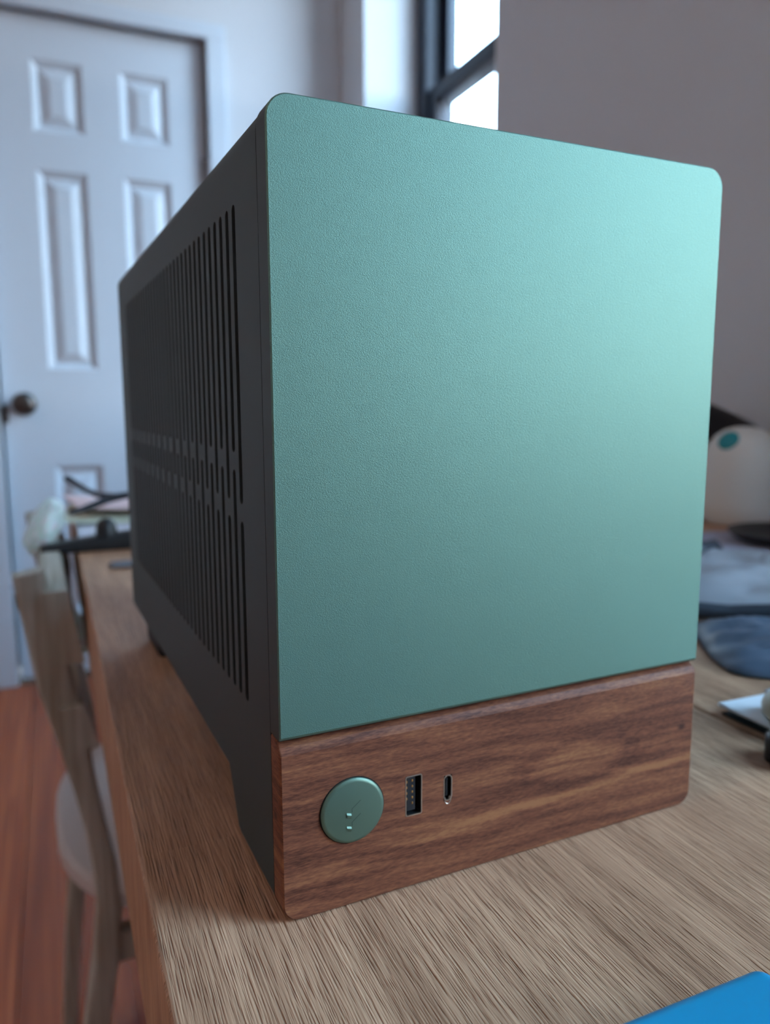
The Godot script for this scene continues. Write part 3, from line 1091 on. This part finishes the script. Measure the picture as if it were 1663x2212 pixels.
func table_things_behind() -> void:
	# black wedge-shaped stand base near the table's far left corner
	var black := mat(rgb(16, 17, 21), 0.45)
	var s := thing("stand_base", "low black wedge shaped stand base with a round knob lying behind the case", "stand", Vector3(0.0, T, -0.61))
	var m := MB.new()
	var rings := []
	for q in [[-0.067, 0.001, 0.007], [-0.060, 0.0, 0.009], [-0.03, 0.0, 0.0125], [0.0, 0.0, 0.016], [0.05, 0.0, 0.020], [0.12, 0.0, 0.022], [0.128, 0.002, 0.020]]:
		var ring := []
		for p in rrect(-0.013, 0.010, q[1], q[2], 0, [0.003, 0.003, 0.004, 0.004], 3):
			ring.append(Vector3(q[0], p.y, p.x))
		rings.append(ring)
	m.loft(rings, true, true, Vector3.ZERO, 0.6)
	put("base", m, black, s)
	var k := MB.new()
	k.lathe([Vector2(0.0105, 0.013), Vector2(0.0100, 0.022), Vector2(0.0080, 0.028), Vector2(0.0045, 0.0308), Vector2(0.0, 0.0315)], Vector3(-0.006, 0, -0.0015), 20)
	put("knob", k, black, s)
	var ps := MB.new()
	ps.box(Vector3(-0.031, T, -0.90), Vector3(0.19, T + 0.014, -0.665), 0.001, 1)
	tag(put("paper_stack", ps, mat(rgb(224, 224, 236), 0.7)), "low stack of bluish white papers at the table's far end behind the black stand", "paper stack")
	sheet("paper_sheet", "pale greenish sheet on the stack, under the pinkish sheet", rgb(214, 220, 200), 0.06, 0.0142, -0.765, 0.20, 0.18, -4.0, 0.008)
	sheet("paper_sheet", "pinkish white sheet on top of the paper stack behind the black stand", rgb(238, 206, 206), 0.05, 0.0235, -0.79, 0.17, 0.15, 6.0, 0.010)
	var cb := MB.new()
	var path := [Vector3(-0.035, T + 0.050, -0.86), Vector3(-0.028, T + 0.046, -0.84), Vector3(-0.016, T + 0.0405, -0.80), Vector3(-0.006, T + 0.0385, -0.76), Vector3(0.012, T + 0.0385, -0.73), Vector3(0.05, T + 0.043, -0.72), Vector3(0.10, T + 0.045, -0.73)]
	cb.tube(path, [0.0045, 0.004, 0.0035, 0.0035, 0.004, 0.004, 0.004], 8)
	var cbo := put("cable", cb, mat(rgb(30, 42, 56), 0.5))
	tag(cbo, "dark upper cable sticking out over the loose papers behind the case", "cable")
	var cb2 := MB.new()
	cb2.tube([Vector3(-0.038, T + 0.030, -0.675), Vector3(-0.026, T + 0.032, -0.68), Vector3(-0.012, T + 0.0355, -0.69), Vector3(0.002, T + 0.0395, -0.70), Vector3(0.03, T + 0.044, -0.70), Vector3(0.08, T + 0.046, -0.70)], [0.0025, 0.0034, 0.004, 0.0046, 0.003, 0.003], 8)
	tag(put("cable", cb2, mat(rgb(24, 30, 40), 0.5)), "dark lower cable lying across the loose papers behind the case", "cable")
	var pn := MB.new()
	pn.tube([Vector3(-0.012, T + 0.0032, -0.512), Vector3(-0.008, T + 0.0036, -0.511), Vector3(0.10, T + 0.0036, -0.500), Vector3(0.112, T + 0.0032, -0.499)], [0.001, 0.0035, 0.0035, 0.001], 10)
	tag(put("pen", pn, mat(rgb(112, 112, 120), 0.4)), "slim grey pen lying on the table beside the rear of the case", "pen")

func pillow(cen: Vector3, hx: float, hz: float, turn: float, thick: float, sd: int, amp: float) -> MB:
	# a soft flat bag lying on the table: rounded plan, thin rim, gentle creases
	var f := FastNoiseLite.new()
	f.seed = sd
	f.frequency = 1.0
	f.fractal_octaves = 3
	var B := Basis(Vector3.UP, deg_to_rad(turn))
	var P := []
	var nu := 72
	var nv := 40
	for i in nu:
		for j in nv:
			var a := TAU * i / nu
			var s := sin(PI * j / (nv - 1))
			var under := j > nv / 2
			var d := Vector2(cos(a), sin(a))
			var sq := 1.0 / pow(pow(absf(d.x), 5.0) + pow(absf(d.y), 5.0), 0.2)
			var q := d * sq * s
			var edge := 1.0 + 0.06 * f.get_noise_2d(d.x * 1.3 + 9.0, d.y * 1.3)
			var n := f.get_noise_2d(q.x * hx * 22.0, q.y * hz * 34.0) + 0.5 * absf(f.get_noise_2d(q.x * hx * 40.0 + q.y + 5.0, q.y * hz * 20.0))
			var h := 0.0006 if under else 0.0010 + (thick + amp * n) * pow(maxf(1.0 - pow(s, 3.0), 0.0), 0.6)
			P.append(cen + B * Vector3(q.x * hx * edge, maxf(h, 0.0006), q.y * hz * edge))
	var m := MB.new()
	m.grid(P, nu, nv, true, func(p: Vector3) -> Vector3: return Vector3.UP if p.y > cen.y + 0.0009 else Vector3.DOWN)
	return m

func table_things_right() -> void:
	# bottle
	var b := thing("bottle", "cream dome topped plastic bottle with a teal spot beside the wall", "bottle", Vector3(0.703, T, -0.48))
	var m := MB.new()
	m.lathe([Vector2(0.036, 0.0), Vector2(0.0405, 0.004), Vector2(0.0425, 0.020), Vector2(0.0425, 0.060), Vector2(0.0415, 0.078), Vector2(0.038, 0.093), Vector2(0.031, 0.104), Vector2(0.021, 0.111), Vector2(0.010, 0.1145), Vector2(0.0, 0.115)], Vector3.ZERO, 40)
	put("body", m, mat(rgb(226, 226, 222), 0.45), b)
	var sp := MB.new()
	var nrm := Vector3(-0.80, 0.56, 0.18).normalized()
	var bx := nrm.cross(Vector3.RIGHT).normalized()
	sp.lathe([Vector2(0.0125, -0.006), Vector2(0.0125, 0.001), Vector2(0.0105, 0.0030), Vector2(0.0, 0.0038)], Vector3(-0.0310, 0.0990, 0.0070), 24, Basis(bx.cross(nrm) * -1.0, nrm, bx))
	put("spout_button", sp, mat(rgb(12, 140, 150), 0.4), b, "teal button")
	# tray the bottle stands beside, and the black bowl before it
	var tr := thing("tray", "reddish brown wooden tray edge behind the black bowl", "tray", Vector3(0.80, T, -0.47), 0.0)
	var tm := MB.new()
	tm.box(Vector3(-0.042, 0.0, -0.10), Vector3(0.085, 0.006, 0.10), 0.002)
	put("base", tm, mat(rgb(120, 84, 66), 0.5), tr)
	for rz in [[0.090, 0.10], [-0.10, -0.09]]:
		var tm2 := MB.new()
		tm2.box(Vector3(-0.042, 0.006, rz[0]), Vector3(0.085, 0.012, rz[1]), 0.002)
		put("rim", tm2, mat(rgb(120, 84, 66), 0.5), tr)
	var bw := MB.new()
	bw.lathe([Vector2(0.040, 0.0015), Vector2(0.052, 0.003), Vector2(0.061, 0.008), Vector2(0.064, 0.0125), Vector2(0.061, 0.0130), Vector2(0.050, 0.0075), Vector2(0.038, 0.0045), Vector2(0.0, 0.004)], Vector3(0.640, T, -0.352), 48)
	tag(put("bowl", bw, mat(rgb(15, 16, 18), 0.5)), "shallow black bowl in front of the cream bottle", "bowl")
	# black pouch leaning behind the bottle
	var po := MB.new()
	var rings := []
	for q in [[0.655, 0.145, 0.030], [0.665, 0.165, 0.042], [0.72, 0.160, 0.046], [0.78, 0.149, 0.046], [0.84, 0.131, 0.044], [0.89, 0.115, 0.040], [0.915, 0.102, 0.028]]:
		var ring := []
		for p in rrect(-q[2], q[2], 0.0, q[1], 0, [0.004, 0.004, 0.024, 0.024], 5):
			ring.append(Vector3(q[0], T + p.y, -0.655 + p.x))
		rings.append(ring)
	po.loft(rings, true, true, Vector3.ZERO, 0.6)
	tag(put("pouch", po, mat(rgb(20, 22, 28), 0.6)), "black zipped pouch standing against the wall behind the cream bottle", "pouch")
	# plastic bags
	var b1 := pillow(Vector3(0.441, T, -0.222), 0.118, 0.088, -40.0, 0.022, 82, 0.007)
	var bag1 := put("plastic_bag", b1, mat(rgb(156, 162, 170), 0.5, 0.0, 0.5))
	tag(bag1, "pale grey crumpled plastic bag lying beside the black bowl", "plastic bag")
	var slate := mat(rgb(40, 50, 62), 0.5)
	var eb := MB.new()  # dark tube added where the shade under the bag's front edge falls
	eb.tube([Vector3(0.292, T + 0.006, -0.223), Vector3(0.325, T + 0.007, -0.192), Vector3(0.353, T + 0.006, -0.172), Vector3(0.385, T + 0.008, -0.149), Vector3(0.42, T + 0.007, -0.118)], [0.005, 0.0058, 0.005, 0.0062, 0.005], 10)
	put("shade_band", eb, slate, bag1, "dark band painted for the shade under the bag")
	var sb := MB.new()
	sb.tube([Vector3(0.395, T + 0.022, -0.262), Vector3(0.425, T + 0.026, -0.268), Vector3(0.452, T + 0.025, -0.280), Vector3(0.475, T + 0.018, -0.294)], [0.0045, 0.006, 0.005, 0.002], 10)
	put("strap", sb, slate, bag1, "dark strap")
	var b2 := pillow(Vector3(0.331, T, -0.111), 0.044, 0.052, -34.0, 0.011, 83, 0.004)
	tag(put("plastic_bag", b2, mat(rgb(78, 95, 114), 0.42, 0.0, 0.5)), "dark blue flat plastic pouch near the right side of the case", "plastic bag")
	sheet("card", "grey white card peeking out between the dark blue pouch and the notebook", rgb(176, 184, 196), 0.312, 0.0, -0.066, 0.085, 0.022, 8.0, 0.0)
	sheet("paper_sheet", "lavender grey sheet under the shallow black bowl", rgb(172, 174, 194), 0.60, 0.0, -0.375, 0.26, 0.13, -12.0, 0.0)
	# white slab, what lies on it
	var sl := thing("notebook", "white covered notebook with its corner towards the case", "notebook", Vector3(0.2250, T, -0.0605), -1.0)
	var s1 := MB.new()
	s1.box(Vector3(0, 0.0042, 0), Vector3(0.15, 0.0058, 0.21), 0.0007)
	put("cover", s1, mat(rgb(236, 242, 248), 0.4), sl)
	var s2 := MB.new()
	s2.box(Vector3(0.004, 0.0012, 0.003), Vector3(0.146, 0.0042, 0.207), 0.0004)
	put("pages", s2, mat(rgb(70, 92, 96), 0.7), sl, "teal page block darkened for the shade under the cover")  # shade below the cover is put into the dark page colour
	var s3 := MB.new()
	s3.box(Vector3(0.002, 0.0, 0.001), Vector3(0.149, 0.0012, 0.209), 0.0004)
	put("back_cover", s3, mat(rgb(40, 52, 56), 0.6), sl)
	var ce := MB.new()
	ce.lathe([Vector2(0.010, 0.0), Vector2(0.0122, 0.002), Vector2(0.0125, 0.006), Vector2(0.0112, 0.0095), Vector2(0.007, 0.0115), Vector2(0.0, 0.012)], Vector3(0.2395, T + 0.0058, -0.0330), 28)
	tag(put("lid", ce, mat(rgb(226, 222, 206), 0.4)), "rounded cream plastic lid piece resting on the white notebook", "lid")
	var bk := MB.new()
	bk.lathe([Vector2(0.0085, 0.0), Vector2(0.0098, 0.001), Vector2(0.010, 0.010), Vector2(0.0085, 0.0118), Vector2(0.0, 0.012)], Vector3(0.2135, T, -0.0120), 28)
	tag(put("knob", bk, mat(rgb(16, 18, 22), 0.4)), "small black round knob on the table against the notebook's edge", "knob")

func blue_case() -> void:
	var o := thing("blue_box", "bright blue rounded plastic box lid in the near right corner of the table", "box", Vector3(0.0, T, 0.0))
	var m := MB.new()
	m.box(Vector3(0.012, 0.0, 0.0735), Vector3(0.0962, 0.0125, 0.20), 0.0042, 4)
	put("lid", m, mat(rgb(0, 140, 186), 0.38), o)
	var d := MB.new()
	d.box(Vector3(0.0965, 0.0, 0.080), Vector3(0.104, 0.009, 0.20), 0.001)
	put("hinge_strip", d, mat(rgb(18, 30, 70), 0.5), o)
